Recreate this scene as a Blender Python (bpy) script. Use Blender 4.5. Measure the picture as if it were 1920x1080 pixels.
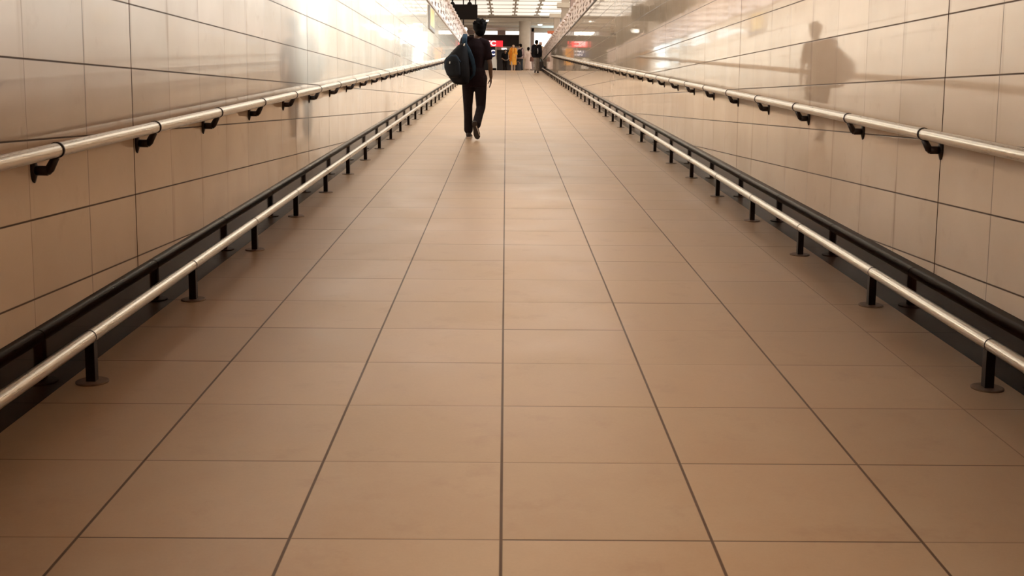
import bpy, bmesh, math, random
from mathutils import Vector, Matrix, Quaternion
random.seed(7)
for o in list(bpy.data.objects): bpy.data.objects.remove(o)
SC = bpy.context.scene
COL = SC.collection
PI = math.pi

# ------------------------------------------------------------------ camera, world, exposure, big lights
H = 1.3827                      # eye height above the ramp foot
SL = 0.0489                     # ramp slope
XL, XR = -1.778, 2.1057         # wall faces
YC = 65.0                       # crest of the ramp
ZC = SL * YC
TOPL, TOPR = 3.62, 3.76         # top of the tiled walls
F = 2104.58
cam = bpy.data.cameras.new('camera'); camo = bpy.data.objects.new('camera', cam); COL.objects.link(camo)
cam.sensor_width = 36.0; cam.sensor_fit = 'HORIZONTAL'
cam.lens = F / 1920 * 36.0
cam.shift_y = -(540 - 461.72) / 1920
cam.clip_end = 300
_pt, _yw, _rl = -0.12778, 0.00675, -0.00852
_r0 = Vector((math.cos(_yw), -math.sin(_yw), 0)); _f0 = Vector((math.sin(_yw), math.cos(_yw), 0)); _z = Vector((0, 0, 1))
_fw = _f0 * math.cos(_pt) + _z * math.sin(_pt); _up = -_f0 * math.sin(_pt) + _z * math.cos(_pt)
_rt = _r0 * math.cos(_rl) - _up * math.sin(_rl); _u2 = _r0 * math.sin(_rl) + _up * math.cos(_rl)
m = Matrix((( _rt.x, _u2.x, -_fw.x, 0), (_rt.y, _u2.y, -_fw.y, 0), (_rt.z, _u2.z, -_fw.z, H), (0, 0, 0, 1)))
camo.matrix_world = m
SC.camera = camo
SC.view_settings.view_transform = 'Standard'; SC.view_settings.look = 'None'
SC.view_settings.gamma = 1.0; SC.view_settings.use_curve_mapping = False
SC.view_settings.exposure = -0.06

W = bpy.data.worlds.new('world'); SC.world = W; W.use_nodes = True
bg = W.node_tree.nodes['Background']; bg.inputs[0].default_value = (1.0, 0.93, 0.84, 1); bg.inputs[1].default_value = 0.25

def area(name, loc, sx, sy, power, col, rot=(0, 0, 0), spread=PI):
    l = bpy.data.lights.new(name, 'AREA'); l.shape = 'RECTANGLE'; l.size = sx; l.size_y = sy
    l.energy = power; l.color = col; l.spread = spread
    o = bpy.data.objects.new(name, l); COL.objects.link(o); o.location = loc; o.rotation_euler = rot
    return o
PANEL_L, FAR_L = 0.85, 2.2
# added fill over the ramp and both aisles; daylight from the far end window
LP = dict(roof=(60, (1, .95, .8)), aisle=(1650, (.82, .98, 1.06)), laisle=(1000, (.9, 1, .96)), end=(170, (.70, .97, 1.08)), fill_c=(23, (1, .84, .64)),
          fill_l=(182, (.80, .95, 1.08)), fill_r=(56, (1, .82, .66)), fill_lf=(32, (1, .95, .9)))
area('roof_fill', (0.3, 36, 6.86), 7.0, 38, *LP['roof'])  # unseen source added to light the ramp from above
area('aisle_fill', (4.7, 27, 6.1), 40, 1.8, *LP['aisle'], spread=math.radians(32))  # added beam from the right, aimed to brighten the left wall
area('end_daylight', (6.2, 77.5, 5.1), 7.6, 2.6, *LP['end'], rot=(-PI / 2, 0, -.12))
area('left_aisle_fill', (-6.5, 38, 6.86), 4, 44, *LP['laisle'])  # added to brighten the inner face of the right parapet
# unseen lights added to brighten the near floor middle and the upper walls
area('floor_fill', (0.1, 5.0, 3.72), .6, 12, *LP['fill_c'], spread=math.radians(47))
def aim(p, q): return (Vector(q) - Vector(p)).to_track_quat('-Z', 'Y').to_euler()
area('wall_fill_left', (1.7, 5, 3.66), 12, .15, *LP['fill_l'], spread=math.radians(40))
area('wall_fill_left_far', (1.7, 16, 3.6), 10, .15, *LP['fill_lf'], spread=math.radians(70))
area('wall_fill_right', (-1.4, 6, 3.66), 14, .15, *LP['fill_r'], spread=math.radians(48))
for n_, dx, dz in (('aisle_fill', -1, -.63), ('wall_fill_left', -1, -.27), ('wall_fill_left_far', -1, -.40), ('wall_fill_right', 1, -.32)):
    z_ = Vector((-dx, 0, -dz)).normalized(); x_ = Vector((0, 1, 0)); y_ = z_.cross(x_)
    bpy.data.objects[n_].rotation_euler = Matrix((x_, y_, z_)).transposed().to_euler()

# ------------------------------------------------------------------ mesh helpers
class MB:
    def __init__(s): s.bm = bmesh.new()
    def quad(s, *p):
        s.bm.faces.new([s.bm.verts.new(q) for q in p]); return s
    def box(s, x0, x1, y0, y1, z0, z1, rz=0, M=None):
        c = Vector(((x0 + x1) / 2, (y0 + y1) / 2, (z0 + z1) / 2)); h = Vector(((x1 - x0) / 2, (y1 - y0) / 2, (z1 - z0) / 2))
        R = Matrix.Rotation(rz, 3, 'Z')
        v = [s.bm.verts.new((M @ (c + R @ Vector((a * h.x, b * h.y, d * h.z)))) if M else c + R @ Vector((a * h.x, b * h.y, d * h.z)))
             for a in (-1, 1) for b in (-1, 1) for d in (-1, 1)]
        for f in ((0, 1, 3, 2), (4, 6, 7, 5), (0, 4, 5, 1), (2, 3, 7, 6), (0, 2, 6, 4), (1, 5, 7, 3)): s.bm.faces.new([v[i] for i in f])
        return s
    def prism(s, base, top):
        a = [s.bm.verts.new(p) for p in base]; b = [s.bm.verts.new(p) for p in top]; n = len(a)
        s.bm.faces.new(a[::-1]); s.bm.faces.new(b)
        for i in range(n): s.bm.faces.new([a[i], a[(i + 1) % n], b[(i + 1) % n], b[i]])
        return s
    def loft(s, secs, seg=16, caps=True):
        """secs: (centre, ux, uy) with ux, uy vectors giving the ellipse axes"""
        rings = []
        for c, ux, uy in secs:
            c, ux, uy = Vector(c), Vector(ux), Vector(uy)
            rings.append([s.bm.verts.new(c + ux * math.cos(2 * PI * k / seg) + uy * math.sin(2 * PI * k / seg)) for k in range(seg)])
        for a, b in zip(rings, rings[1:]):
            for k in range(seg): s.bm.faces.new([a[k], a[(k + 1) % seg], b[(k + 1) % seg], b[k]])
        if caps: s.bm.faces.new(rings[0][::-1]); s.bm.faces.new(rings[-1])
        return s
    def tube(s, pts, rad, seg=12, dome=False, flat=None):
        """round tube along pts; rad one number or a list; flat = (ref vector, ratio) squashes it into a band"""
        P = [Vector(p) for p in pts]; n = len(P)
        R = list(rad) if hasattr(rad, '__len__') else [rad] * n
        T = [((P[min(i + 1, n - 1)] - P[max(i - 1, 0)])).normalized() for i in range(n)]
        ref = Vector((0, 0, 1)) if abs(T[0].z) < .8 else Vector((1, 0, 0))
        if flat: ref = Vector(flat[0])
        N = (ref - T[0] * ref.dot(T[0])).normalized(); secs = []
        for i in range(n):
            if i:
                q = T[i - 1].rotation_difference(T[i]); N = q @ N; N = (N - T[i] * N.dot(T[i])).normalized()
            B = T[i].cross(N); k = flat[1] if flat else 1
            if dome and i == 0:
                for a in (80, 55, 25):
                    ca, sa = math.cos(math.radians(a)), math.sin(math.radians(a))
                    secs.append((P[0] - T[0] * R[0] * sa, N * R[0] * ca * k, B * R[0] * ca))
            secs.append((P[i], N * R[i] * k, B * R[i]))
            if dome and i == n - 1:
                for a in (25, 55, 80):
                    ca, sa = math.cos(math.radians(a)), math.sin(math.radians(a))
                    secs.append((P[i] + T[i] * R[i] * sa, N * R[i] * ca * k, B * R[i] * ca))
        return s.loft(secs, seg)
    def cyl(s, p0, p1, r, seg=16): return s.tube([p0, p1], r, seg)
    def ell(s, c, rx, ry, rz, M=None, seg=20, ring=12):
        mat = Matrix.Translation(c) @ (M.to_4x4() if M else Matrix()) @ Matrix.Diagonal((rx, ry, rz, 1))
        bmesh.ops.create_uvsphere(s.bm, u_segments=seg, v_segments=ring, radius=1, matrix=mat); return s
    def mesh(s, name, smooth=False):
        bmesh.ops.recalc_face_normals(s.bm, faces=s.bm.faces)
        me = bpy.data.meshes.new(name); s.bm.to_mesh(me); s.bm.free()
        if smooth:
            for p in me.polygons: p.use_smooth = True
        return me

def link(name, me, mat=None, parent=None):
    o = bpy.data.objects.new(name, me); COL.objects.link(o)
    if mat is not None and me is not None:
        me.materials.clear(); me.materials.append(mat)
    if parent is not None: o.parent = parent
    return o
def build(name, mb, mat, parent=None, smooth=False, bevel=0, seg=2):
    o = link(name, mb.mesh(name, smooth), mat, parent)
    if bevel:
        b = o.modifiers.new('bevel', 'BEVEL'); b.width = bevel; b.segments = seg; b.limit_method = 'ANGLE'; b.angle_limit = math.radians(40)
    return o
def fuse(name, mb, mat, parent=None, voxel=.012, it=4):
    """melts overlapping closed shapes into one continuous skin"""
    o = link(name, mb.mesh(name))
    r = o.modifiers.new('remesh', 'REMESH'); r.mode = 'VOXEL'; r.voxel_size = voxel; r.use_smooth_shade = True
    if it:
        sm = o.modifiers.new('smooth', 'SMOOTH'); sm.factor = .5; sm.iterations = it
    dg = bpy.context.evaluated_depsgraph_get(); dg.update()
    me = bpy.data.meshes.new_from_object(o.evaluated_get(dg))
    bpy.data.objects.remove(o)
    for p in me.polygons: p.use_smooth = True
    me.name = name
    return link(name, me, mat, parent)
def tag(o, label=None, cat=None, group=None, kind=None):
    if label: o['label'] = label
    if cat: o['category'] = cat
    if group: o['group'] = group
    if kind: o['kind'] = kind
    return o
def thing(name, label, cat, loc=(0, 0, 0), rz=0, group=None):
    o = bpy.data.objects.new(name, None); COL.objects.link(o); o.empty_display_size = .1
    o.location = loc; o.rotation_euler = (0, 0, rz)
    return tag(o, label, cat, group)
def struct(name, mb, mat, label=None, cat=None, bevel=0, smooth=False):
    return tag(build(name, mb, mat, None, smooth, bevel), label, cat, None, 'structure')
def text_mesh(txt, size, depth):
    c = bpy.data.curves.new('lettering', 'FONT'); c.body = txt; c.size = size; c.extrude = depth; c.offset = size * .035
    c.align_x = 'CENTER'; c.align_y = 'CENTER'
    o = bpy.data.objects.new('lettering', c); COL.objects.link(o)
    dg = bpy.context.evaluated_depsgraph_get(); dg.update()
    me = bpy.data.meshes.new_from_object(o.evaluated_get(dg)); bpy.data.objects.remove(o)
    me.transform(Matrix.Rotation(PI / 2, 4, 'X'))
    return me

# ------------------------------------------------------------------ materials
class NT:
    def __init__(s, name):
        s.m = bpy.data.materials.new(name); s.m.use_nodes = True; s.t = s.m.node_tree
        s.b = s.t.nodes['Principled BSDF']
    def n(s, typ, **kw):
        nd = s.t.nodes.new(typ)
        for k, v in kw.items(): setattr(nd, k, v)
        return nd
    def set(s, sock, v):
        if hasattr(v, 'links') or isinstance(v, bpy.types.NodeSocket): s.t.links.new(v, sock)
        else: sock.default_value = v
    def ma(s, op, a, b=None, c=None, clamp=False):
        nd = s.n('ShaderNodeMath', operation=op); nd.use_clamp = clamp
        s.set(nd.inputs[0], a)
        if b is not None: s.set(nd.inputs[1], b)
        if c is not None: s.set(nd.inputs[2], c)
        return nd.outputs[0]
    def ve(s, op, a, b=None):
        nd = s.n('ShaderNodeVectorMath', operation=op); s.set(nd.inputs[0], a)
        if b is not None: s.set(nd.inputs[1], b)
        return nd.outputs[0]
    def comb(s, x, y, z):
        nd = s.n('ShaderNodeCombineXYZ'); s.set(nd.inputs[0], x); s.set(nd.inputs[1], y); s.set(nd.inputs[2], z); return nd.outputs[0]
    def mix(s, f, a, b, mode='MIX'):
        nd = s.n('ShaderNodeMix', data_type='RGBA', blend_type=mode)
        s.set(nd.inputs[0], f); s.set(nd.inputs[6], a); s.set(nd.inputs[7], b); return nd.outputs[2]
    def white(s, v):
        nd = s.n('ShaderNodeTexWhiteNoise', noise_dimensions='3D'); s.set(nd.inputs[0], v); return nd
    def noise(s, v, scale, det=3, rough=.5):
        nd = s.n('ShaderNodeTexNoise'); s.set(nd.inputs['Vector'], v); nd.inputs['Scale'].default_value = scale
        nd.inputs['Detail'].default_value = det; nd.inputs['Roughness'].default_value = rough; return nd
    def rng(s, v, a, b, c, d):
        nd = s.n('ShaderNodeMapRange'); s.set(nd.inputs[0], v)
        for i, x in enumerate((a, b, c, d)): s.set(nd.inputs[i + 1], x)
        return nd.outputs[0]
    def pos(s):
        g = s.n('ShaderNodeNewGeometry'); sp = s.n('ShaderNodeSeparateXYZ'); s.t.links.new(g.outputs['Position'], sp.inputs[0])
        return g, sp.outputs
def rgba(c): return (c[0], c[1], c[2], 1)
def srgb(r, g, b):
    f = lambda v: ((v / 255 + .055) / 1.055) ** 2.4 if v > 10 else v / 255 / 12.92
    return (f(r), f(g), f(b), 1)
def plain(name, col, rough=.6, metal=0.0, var=.12, scale=18, bump=0.0, spec=.5, emit=0):
    t = NT(name); co = t.n('ShaderNodeTexCoord').outputs['Object']
    nz = t.noise(co, scale)
    f = t.rng(nz.outputs[0], .3, .7, 1 - var, 1 + var)
    cc = t.n('ShaderNodeMix', data_type='RGBA', blend_type='MULTIPLY'); cc.inputs[0].default_value = 1
    cc.inputs[6].default_value = rgba(col); t.t.links.new(f, cc.inputs[7]) if False else None
    v = t.comb(f, f, f); t.t.links.new(v, cc.inputs[7])
    t.set(t.b.inputs['Base Color'], cc.outputs[2]); t.b.inputs['Roughness'].default_value = rough
    t.b.inputs['Metallic'].default_value = metal; t.b.inputs['Specular IOR Level'].default_value = spec
    if bump:
        bp = t.n('ShaderNodeBump'); bp.inputs['Strength'].default_value = bump; bp.inputs['Distance'].default_value = .01
        t.set(bp.inputs['Height'], nz.outputs[0]); t.set(t.b.inputs['Normal'], bp.outputs[0])
    if emit:
        t.b.inputs['Emission Color'].default_value = rgba(col); t.b.inputs['Emission Strength'].default_value = emit
    return t.m
def glow(name, col, strength):
    t = NT(name); t.b.inputs['Base Color'].default_value = rgba(col); t.b.inputs['Emission Color'].default_value = rgba(col)
    t.b.inputs['Emission Strength'].default_value = strength; t.b.inputs['Roughness'].default_value = .5
    return t.m

def joint(t, u, size, width):
    """1 on the joint lines of coordinate u (in tile units), 0 inside the tile"""
    d = t.ma('MULTIPLY', t.ma('ABSOLUTE', t.ma('SUBTRACT', t.ma('FRACT', t.ma('ADD', u, .5)), .5)), size)
    return t.rng(d, t.ma('MULTIPLY', width, .5) if hasattr(width, 'links') else width * .5, t.ma('MULTIPLY', width, .95) if hasattr(width, 'links') else width * .95, 1, 0), d

def wall_tile(name, ph_y, ph_z, tilt):
    t = NT(name); g, p = t.pos()
    u = t.ma('DIVIDE', t.ma('SUBTRACT', p[1], ph_y), .6); v = t.ma('DIVIDE', t.ma('SUBTRACT', p[2], ph_z), .3)
    cu = t.ma('FLOOR', u); cv = t.ma('FLOOR', v); ju = t.ma('ROUND', u)
    idv = t.comb(cu, cv, 3.3); wn = t.white(idv)
    jr = t.white(t.comb(ju, 11.7, 0)).outputs[0]
    heavy = t.ma('LESS_THAN', t.ma('ABSOLUTE', t.ma('SUBTRACT', t.ma('FRACT', t.ma('ADD', t.ma('DIVIDE', ju, 8), .5)), .5)), .01)
    wv = t.ma('ADD', t.ma('MULTIPLY', jr, .0015), t.ma('ADD', .0035, t.ma('MULTIPLY', heavy, .0035)))
    jv, dv = joint(t, u, .6, wv); jh, dh = joint(t, v, .3, .0052)
    sv = t.ma('ADD', t.ma('MULTIPLY', jr, .45), t.ma('ADD', .3, heavy), clamp=True)
    jm = t.ma('MAXIMUM', t.ma('MULTIPLY', jv, sv), t.ma('MULTIPLY', jh, .9))
    P = g.outputs['Position']
    cl = t.noise(P, 1.6, 4); fine = t.noise(P, 60, 3)
    base = t.mix(t.rng(cl.outputs[0], .35, .65, 0, 1), (.625, .50, .385, 1), (.685, .56, .44, 1))
    k = t.ma('ADD', .95, t.ma('MULTIPLY', wn.outputs[0], .09)); base = t.mix(1, base, t.comb(k, k, k), 'MULTIPLY')
    # grime washed down beside the upright joints
    str_ = t.noise(t.comb(t.ma('MULTIPLY', p[1], 14), t.ma('MULTIPLY', p[2], 1.3), 0), 1.0, 3)
    gr = t.ma('MULTIPLY', t.rng(dv, 0, .06, 1, 0), t.rng(str_.outputs[0], .52, .72, 0, .5))
    base = t.mix(gr, base, (.27, .15, .085, 1))
    base = t.mix(t.rng(t.noise(P, 7, 5).outputs[0], .62, .8, 0, .22), base, (.36, .24, .17, 1))
    t.set(t.b.inputs['Base Color'], t.mix(jm, base, (.035, .013, .005, 1)))
    t.set(t.b.inputs['Roughness'], t.ma('ADD', t.ma('MULTIPLY', jm, .5), t.rng(cl.outputs[0], .3, .7, .025, .05)))
    t.set(t.b.inputs['Specular IOR Level'], t.ma('MULTIPLY', t.ma('SUBTRACT', 1, jm, clamp=True), .8))
    wc = t.n('ShaderNodeSeparateXYZ'); t.t.links.new(wn.outputs['Color'], wc.inputs[0])
    wob = t.noise(P, .9, 2)
    ny = t.ma('ADD', t.ma('MULTIPLY', t.ma('SUBTRACT', wc.outputs[0], .5), tilt), t.ma('MULTIPLY', t.ma('SUBTRACT', wob.outputs[0], .5), tilt * .6))
    nz = t.ma('MULTIPLY', t.ma('SUBTRACT', wc.outputs[1], .5), tilt * .7)
    nrm = t.ve('NORMALIZE', t.ve('ADD', g.outputs['Normal'], t.comb(0, ny, nz)))
    bp = t.n('ShaderNodeBump'); bp.inputs['Strength'].default_value = .25; bp.inputs['Distance'].default_value = .003
    t.set(bp.inputs['Height'], t.ma('SUBTRACT', 1, jm)); t.set(bp.inputs['Normal'], nrm)
    t.set(t.b.inputs['Normal'], bp.outputs[0])
    return t.m

def floor_tile():
    t = NT('floor_tile'); g, p = t.pos(); P = g.outputs['Position']
    u = t.ma('DIVIDE', t.ma('ADD', p[0], .0036), .6); v = t.ma('DIVIDE', t.ma('SUBTRACT', p[1], 3.0553), .6)
    cu, cv = t.ma('FLOOR', u), t.ma('FLOOR', v); wn = t.white(t.comb(cu, cv, .7))
    jseg = t.white(t.comb(cu, t.ma('ROUND', v), 5.1)).outputs[0]; jcol = t.white(t.comb(t.ma('ROUND', u), 2.2, 8)).outputs[0]
    edge = t.ma('GREATER_THAN', t.ma('ABSOLUTE', u), 2.5)
    jv, dv = joint(t, u, .6, t.ma('SUBTRACT', .0062, t.ma('MULTIPLY', edge, .0025)))
    jh, dh = joint(t, v, .6, t.ma('ADD', .0035, t.ma('MULTIPLY', jseg, .0022)))
    jm = t.ma('MAXIMUM', t.ma('MULTIPLY', jv, t.ma('SUBTRACT', .95, t.ma('MULTIPLY', edge, .45))), t.ma('MULTIPLY', jh, t.rng(jseg, 0, 1, .35, .95)))
    big = t.noise(P, 1.7, 4, .6); fine = t.noise(P, 90, 3, .6)
    base = t.mix(t.rng(big.outputs[0], .35, .65, 0, 1), (.475, .300, .178, 1), (.525, .362, .235, 1))
    k = t.ma('ADD', t.ma('ADD', .92, t.ma('MULTIPLY', wn.outputs[0], .08)), t.ma('MULTIPLY', fine.outputs[0], .10))
    base = t.mix(1, base, t.comb(k, k, k), 'MULTIPLY')
    base = t.mix(t.rng(t.noise(P, 5, 5, .65).outputs[0], .56, .76, 0, .35), base, (.36, .20, .125, 1))
    t.set(t.b.inputs['Base Color'], t.mix(jm, base, (.085, .036, .014, 1)))
    t.set(t.b.inputs['Roughness'], t.ma('ADD', t.ma('MULTIPLY', jm, .12), t.rng(big.outputs[0], .3, .7, .30, .44)))
    t.b.inputs['Specular IOR Level'].default_value = .32
    wc = t.n('ShaderNodeSeparateXYZ'); t.t.links.new(wn.outputs['Color'], wc.inputs[0])
    # tiles are a little cushioned toward their edges and never quite level
    fv = t.ma('SUBTRACT', t.ma('FRACT', v), .5)
    cush = t.ma('MULTIPLY', t.ma('POWER', t.ma('ABSOLUTE', t.ma('MULTIPLY', fv, 2)), 6), t.ma('MULTIPLY', t.ma('SIGN', fv), .014))
    ny = t.ma('ADD', t.ma('MULTIPLY', t.ma('SUBTRACT', wc.outputs[0], .5), .010), cush)
    nx = t.ma('MULTIPLY', t.ma('SUBTRACT', wc.outputs[1], .5), .02)
    nrm = t.ve('NORMALIZE', t.ve('ADD', g.outputs['Normal'], t.comb(nx, ny, 0)))
    bp = t.n('ShaderNodeBump'); bp.inputs['Strength'].default_value = .3; bp.inputs['Distance'].default_value = .003
    t.set(bp.inputs['Height'], t.ma('ADD', t.ma('SUBTRACT', 1, jm), t.ma('MULTIPLY', fine.outputs[0], .06))); t.set(bp.inputs['Normal'], nrm)
    t.set(t.b.inputs['Normal'], bp.outputs[0])
    return t.m

def skirting_stone():
    t = NT('polished_dark_stone'); g, p = t.pos(); P = g.outputs['Position']
    u = t.ma('DIVIDE', t.ma('SUBTRACT', p[1], 5.41), 1.2)
    j, d = joint(t, u, 1.2, .004)
    nz = t.noise(P, 25, 5)
    base = t.mix(t.rng(nz.outputs[0], .4, .65, 0, 1), (.008, .003, .002, 1), (.018, .008, .005, 1))
    t.set(t.b.inputs['Base Color'], t.mix(j, base, (.005, .002, .001, 1)))
    t.b.inputs['Roughness'].default_value = .06; t.b.inputs['Specular IOR Level'].default_value = .10
    return t.m
def steel():
    t = NT('brushed_steel'); co = t.n('ShaderNodeTexCoord').outputs['Object']
    nz = t.noise(t.ve('MULTIPLY', co, (90, .25, 90)), 4, 2)
    t.b.inputs['Base Color'].default_value = (.70, .64, .56, 1); t.b.inputs['Metallic'].default_value = 1
    t.set(t.b.inputs['Roughness'], t.rng(nz.outputs[0], .3, .7, .27, .30))
    return t.m
def mottled(name, a, b, rough, scale, bump=0.0):
    t = NT(name); co = t.n('ShaderNodeTexCoord').outputs['Object']
    nz = t.noise(co, scale, 4)
    t.set(t.b.inputs['Base Color'], t.mix(t.rng(nz.outputs[0], .35, .65, 0, 1), rgba(a), rgba(b)))
    t.b.inputs['Roughness'].default_value = rough
    if bump:
        bp = t.n('ShaderNodeBump'); bp.inputs['Strength'].default_value = bump; bp.inputs['Distance'].default_value = .02
        t.set(bp.inputs['Height'], nz.outputs[0]); t.set(t.b.inputs['Normal'], bp.outputs[0])
    return t.m

M = {}
M['wallL'] = wall_tile('cream_wall_tile', 5.401, 1.826, .0030)
M['wallR'] = wall_tile('cream_wall_tile_opposite', 5.428, 1.8154, .0030)
M['floor'] = floor_tile()
M['skirt'] = skirting_stone()
M['steel'] = steel()
M['iron'] = plain('dark_bronze_iron', (.022, .011, .007), .42, .6, .15, 30)
M['plate'] = plain('worn_base_plate', (.26, .17, .115), .45, .5, .2, 30)
M['lattice'] = mottled('pinkish_precast', (.58, .47, .43), (.66, .55, .50), .65, 9)
M['coping'] = plain('grey_coping', (.34, .27, .23), .45)
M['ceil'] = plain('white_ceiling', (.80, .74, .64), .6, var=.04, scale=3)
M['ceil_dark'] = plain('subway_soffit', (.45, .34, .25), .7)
M['vent'] = plain('vent_grey', (.66, .62, .57), .6)
M['pillar'] = plain('plaster_pillar', (.54, .45, .37), .6, var=.06, scale=4)
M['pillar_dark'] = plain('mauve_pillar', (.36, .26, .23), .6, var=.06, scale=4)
M['beam'] = plain('plaster_beam', (.68, .60, .50), .6, var=.05, scale=4)
M['panel'] = glow('luminous_panel', (1.0, .95, .84), PANEL_L)
M['roof_panel'] = glow('roof_panel_glow', (1.0, .97, .88), 1.0)  # glow of the panel added over the ramp
M['bright'] = glow('daylit_window', (1.0, .97, .90), FAR_L)
M['sideglass'] = glow('side_window_daylight', (1.0, .96, .89), 4.0)
M['brownwall'] = mottled('brown_hall_wall', (.20, .13, .095), (.25, .165, .12), .6, 2)
M['slab'] = plain('hall_floor_slab', (.45, .36, .28), .4)
M['black'] = plain('black_panel', (.006, .003, .002), .6, spec=.12)
M['facia'] = plain('dark_facia', (.036, .024, .021), .6, var=.2, scale=3, spec=.2)
M['shopdark'] = plain('shop_interior', (.045, .034, .032), .6)
M['red'] = glow('red_sign_face', srgb(250, 50, 62), .9)
M['white_letter'] = glow('white_lettering', (1, .96, .95), 1.0)
M['blue'] = glow('blue_sign_face', srgb(40, 55, 110), .5)
M['cream'] = plain('cream_frame', (.62, .55, .46), .5)
M['lamp'] = glow('lamp_glass', (1.0, .96, .85), 3.0)
M['orange_sign'] = plain('terracotta_sign', srgb(214, 120, 84), .5)
M['gold'] = mottled('gilt_print', (.46, .27, .09), (.58, .42, .22), .45, 3)
M['silverframe'] = plain('grey_print_border', (.20, .17, .15), .4)
M['green'] = plain('leaf_green', (.03, .07, .04), .5, var=.4)
M['planter'] = plain('dark_planter', (.03, .02, .016), .5)

# ------------------------------------------------------------------ the setting
def zf(y): return SL * y
b = MB()
b.quad((XL - .04, -4, zf(-4)), (XR + .03, -4, zf(-4)), (XR + .03, YC, ZC), (XL - .04, YC, ZC))
struct('floor', b, M['floor'])
b = MB(); b.quad((-9, YC, ZC), (9, YC, ZC), (9, 88, ZC), (-9, 88, ZC))
struct('floor_landing', b, M['floor'])
SKL, SKR = XL - .024, XR + .010        # the dark stone skirting sits back a little under the tiles
for side, x0, x1, h, top, mat in (('left', XL - .3, XL, .312, TOPL, 'wallL'), ('right', XR, XR + .3, .302, TOPR, 'wallR')):
    b = MB()
    b.prism([(x0, -4, zf(-4) + h), (x0, YC, ZC + h), (x0, YC, top), (x0, -4, top)], [(x1, -4, zf(-4) + h), (x1, YC, ZC + h), (x1, YC, top), (x1, -4, top)])
    struct('wall_' + side, b, M[mat])
for side, x0, x1, h in (('left', XL - .3, SKL, .316), ('right', SKR, XR + .3, .306)):
    b = MB(); h -= .004
    b.prism([(x0, -4, zf(-4) - .3), (x1, -4, zf(-4) - .3), (x1, -4, zf(-4) + h), (x0, -4, zf(-4) + h)],
            [(x0, YC, ZC - .3), (x1, YC, ZC - .3), (x1, YC, ZC + h), (x0, YC, ZC + h)])
    struct('baseboard_' + side, b, M['skirt'])
b = MB(); b.box(XL - .32, XL + .025, 12, YC, TOPL, TOPL + .05); struct('trim_1', b, M['coping'])
b = MB(); b.box(XR - .02, XR + .32, 12, YC, TOPR, TOPR + .025); struct('trim_2', b, M['iron'])
# low soffit of the subway over the viewer, and the roof of the hall
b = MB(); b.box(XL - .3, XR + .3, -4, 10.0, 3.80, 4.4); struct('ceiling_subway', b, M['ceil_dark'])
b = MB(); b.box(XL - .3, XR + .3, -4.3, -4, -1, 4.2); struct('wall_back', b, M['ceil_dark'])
ZK = 6.92
b = MB(); b.box(-14.3, 14.3, 10, 76.4, ZK, ZK + .3); struct('ceiling', b, M['ceil'])
b = MB(); b.box(-14.3, XL - .3, 10, YC, ZC - .1, ZC + .06); struct('floor_hall_left', b, M['slab'])
b = MB(); b.box(XR + .3, 14.3, 10, YC, ZC - .1, ZC + .06); struct('floor_hall_right', b, M['slab'])
b = MB(); b.box(-14.6, -14.3, 10, 88, 2.5, ZK + .3); struct('wall_hall_left', b, M['brownwall'])
b = MB(); b.box(-14.3, XL - .3, 9.7, 10, 2.5, ZK + .3); struct('wall_hall_front_left', b, M['brownwall'])
b = MB(); b.box(XR + .3, 14.3, 9.7, 10, 2.5, ZK + .3); struct('wall_hall_front_right', b, M['brownwall'])
# glazed side of the hall
for i in range(8):
    b = MB(); y0 = 12 + i * 8
    b.box(14.0, 14.05, y0, y0 + 7.4, 3.5, 6.8); struct('window_%d' % (i + 1), b, M['sideglass'])
b = MB(); b.box(14.1, 14.4, 10, 88, 2.5, ZK + .3); struct('wall_hall_right', b, M['brownwall'])
# unseen housings added behind the fill lights on the wall tops and soffit
for i, q in enumerate(((1.74, XR, -1.1, 21, 3.60, 3.72), (XL, -1.44, -1.1, 13, 3.60, 3.72), (-.25, .45, -1.1, 10, 3.74, 3.80))):
    b = MB(); b.box(*q); struct('trim_%d' % (9 + i), b, M['coping'])
b = MB(); b.box(-3.3, 3.9, 17, 55, ZK - .03, ZK); struct('window_9', b, M['roof_panel'])  # unseen glowing panel added under the ceiling to go with the roof fill

# ------------------------------------------------------------------ the four rails
UPR = Vector((0, -SL, 1)).normalized()
def rail(y0, y1, x, h, r, name, parent):
    b = MB(); n = int((y1 - y0) / 1.0)
    b.tube([(x, y0 + (y1 - y0) * i / n, zf(y0 + (y1 - y0) * i / n) + h) for i in range(n + 1)], r, 20, dome=True)
    return build(name, b, M['steel'], parent, True)

def low_rail(x, y0, pitch, ymax, label, side):
    root = thing('guard_rail', label, 'railing', (0, 0, 0), 0, 'low steel kerb rails along the ramp floor')
    h, r = (.192 if side == 'left' else .186), .027
    rail(1.2, ymax + .5, x, h, r, 'rail_tube', root)
    b = MB(); b.box(-.019, .019, -.019, .019, .004, h - r * .6)
    pm = b.mesh('post')
    b = MB(); b.loft([((0, 0, 0), (.066, 0, 0), (0, .066, 0)), ((0, 0, .005), (.066, 0, 0), (0, .066, 0)), ((0, 0, .007), (.060, 0, 0), (0, .060, 0))], 28)
    plate = b.mesh('base_plate')
    b = MB(); b.tube([(0, -.003, h), (0, .003, h)], r + .0012, 20); collar = b.mesh('rail_joint', True)
    for me in (pm, collar): me.materials.append(M['iron'])
    plate.materials.append(M['plate'])
    y = y0
    while y < ymax:
        p = link('post', pm, None, root); p.location = (x, y, zf(y)); p.rotation_euler = (0, 0, 0)
        for n_, me in (('base_plate', plate), ('rail_joint', collar)):
            q = link(n_, me, None, p); q.rotation_euler = (math.atan(SL), 0, 0)
        y += pitch
    return root
low_rail(-1.697, 4.535, 1.523, 62, 'low silver kerb rail on short posts under the wall with the framed print', 'left')
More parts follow.
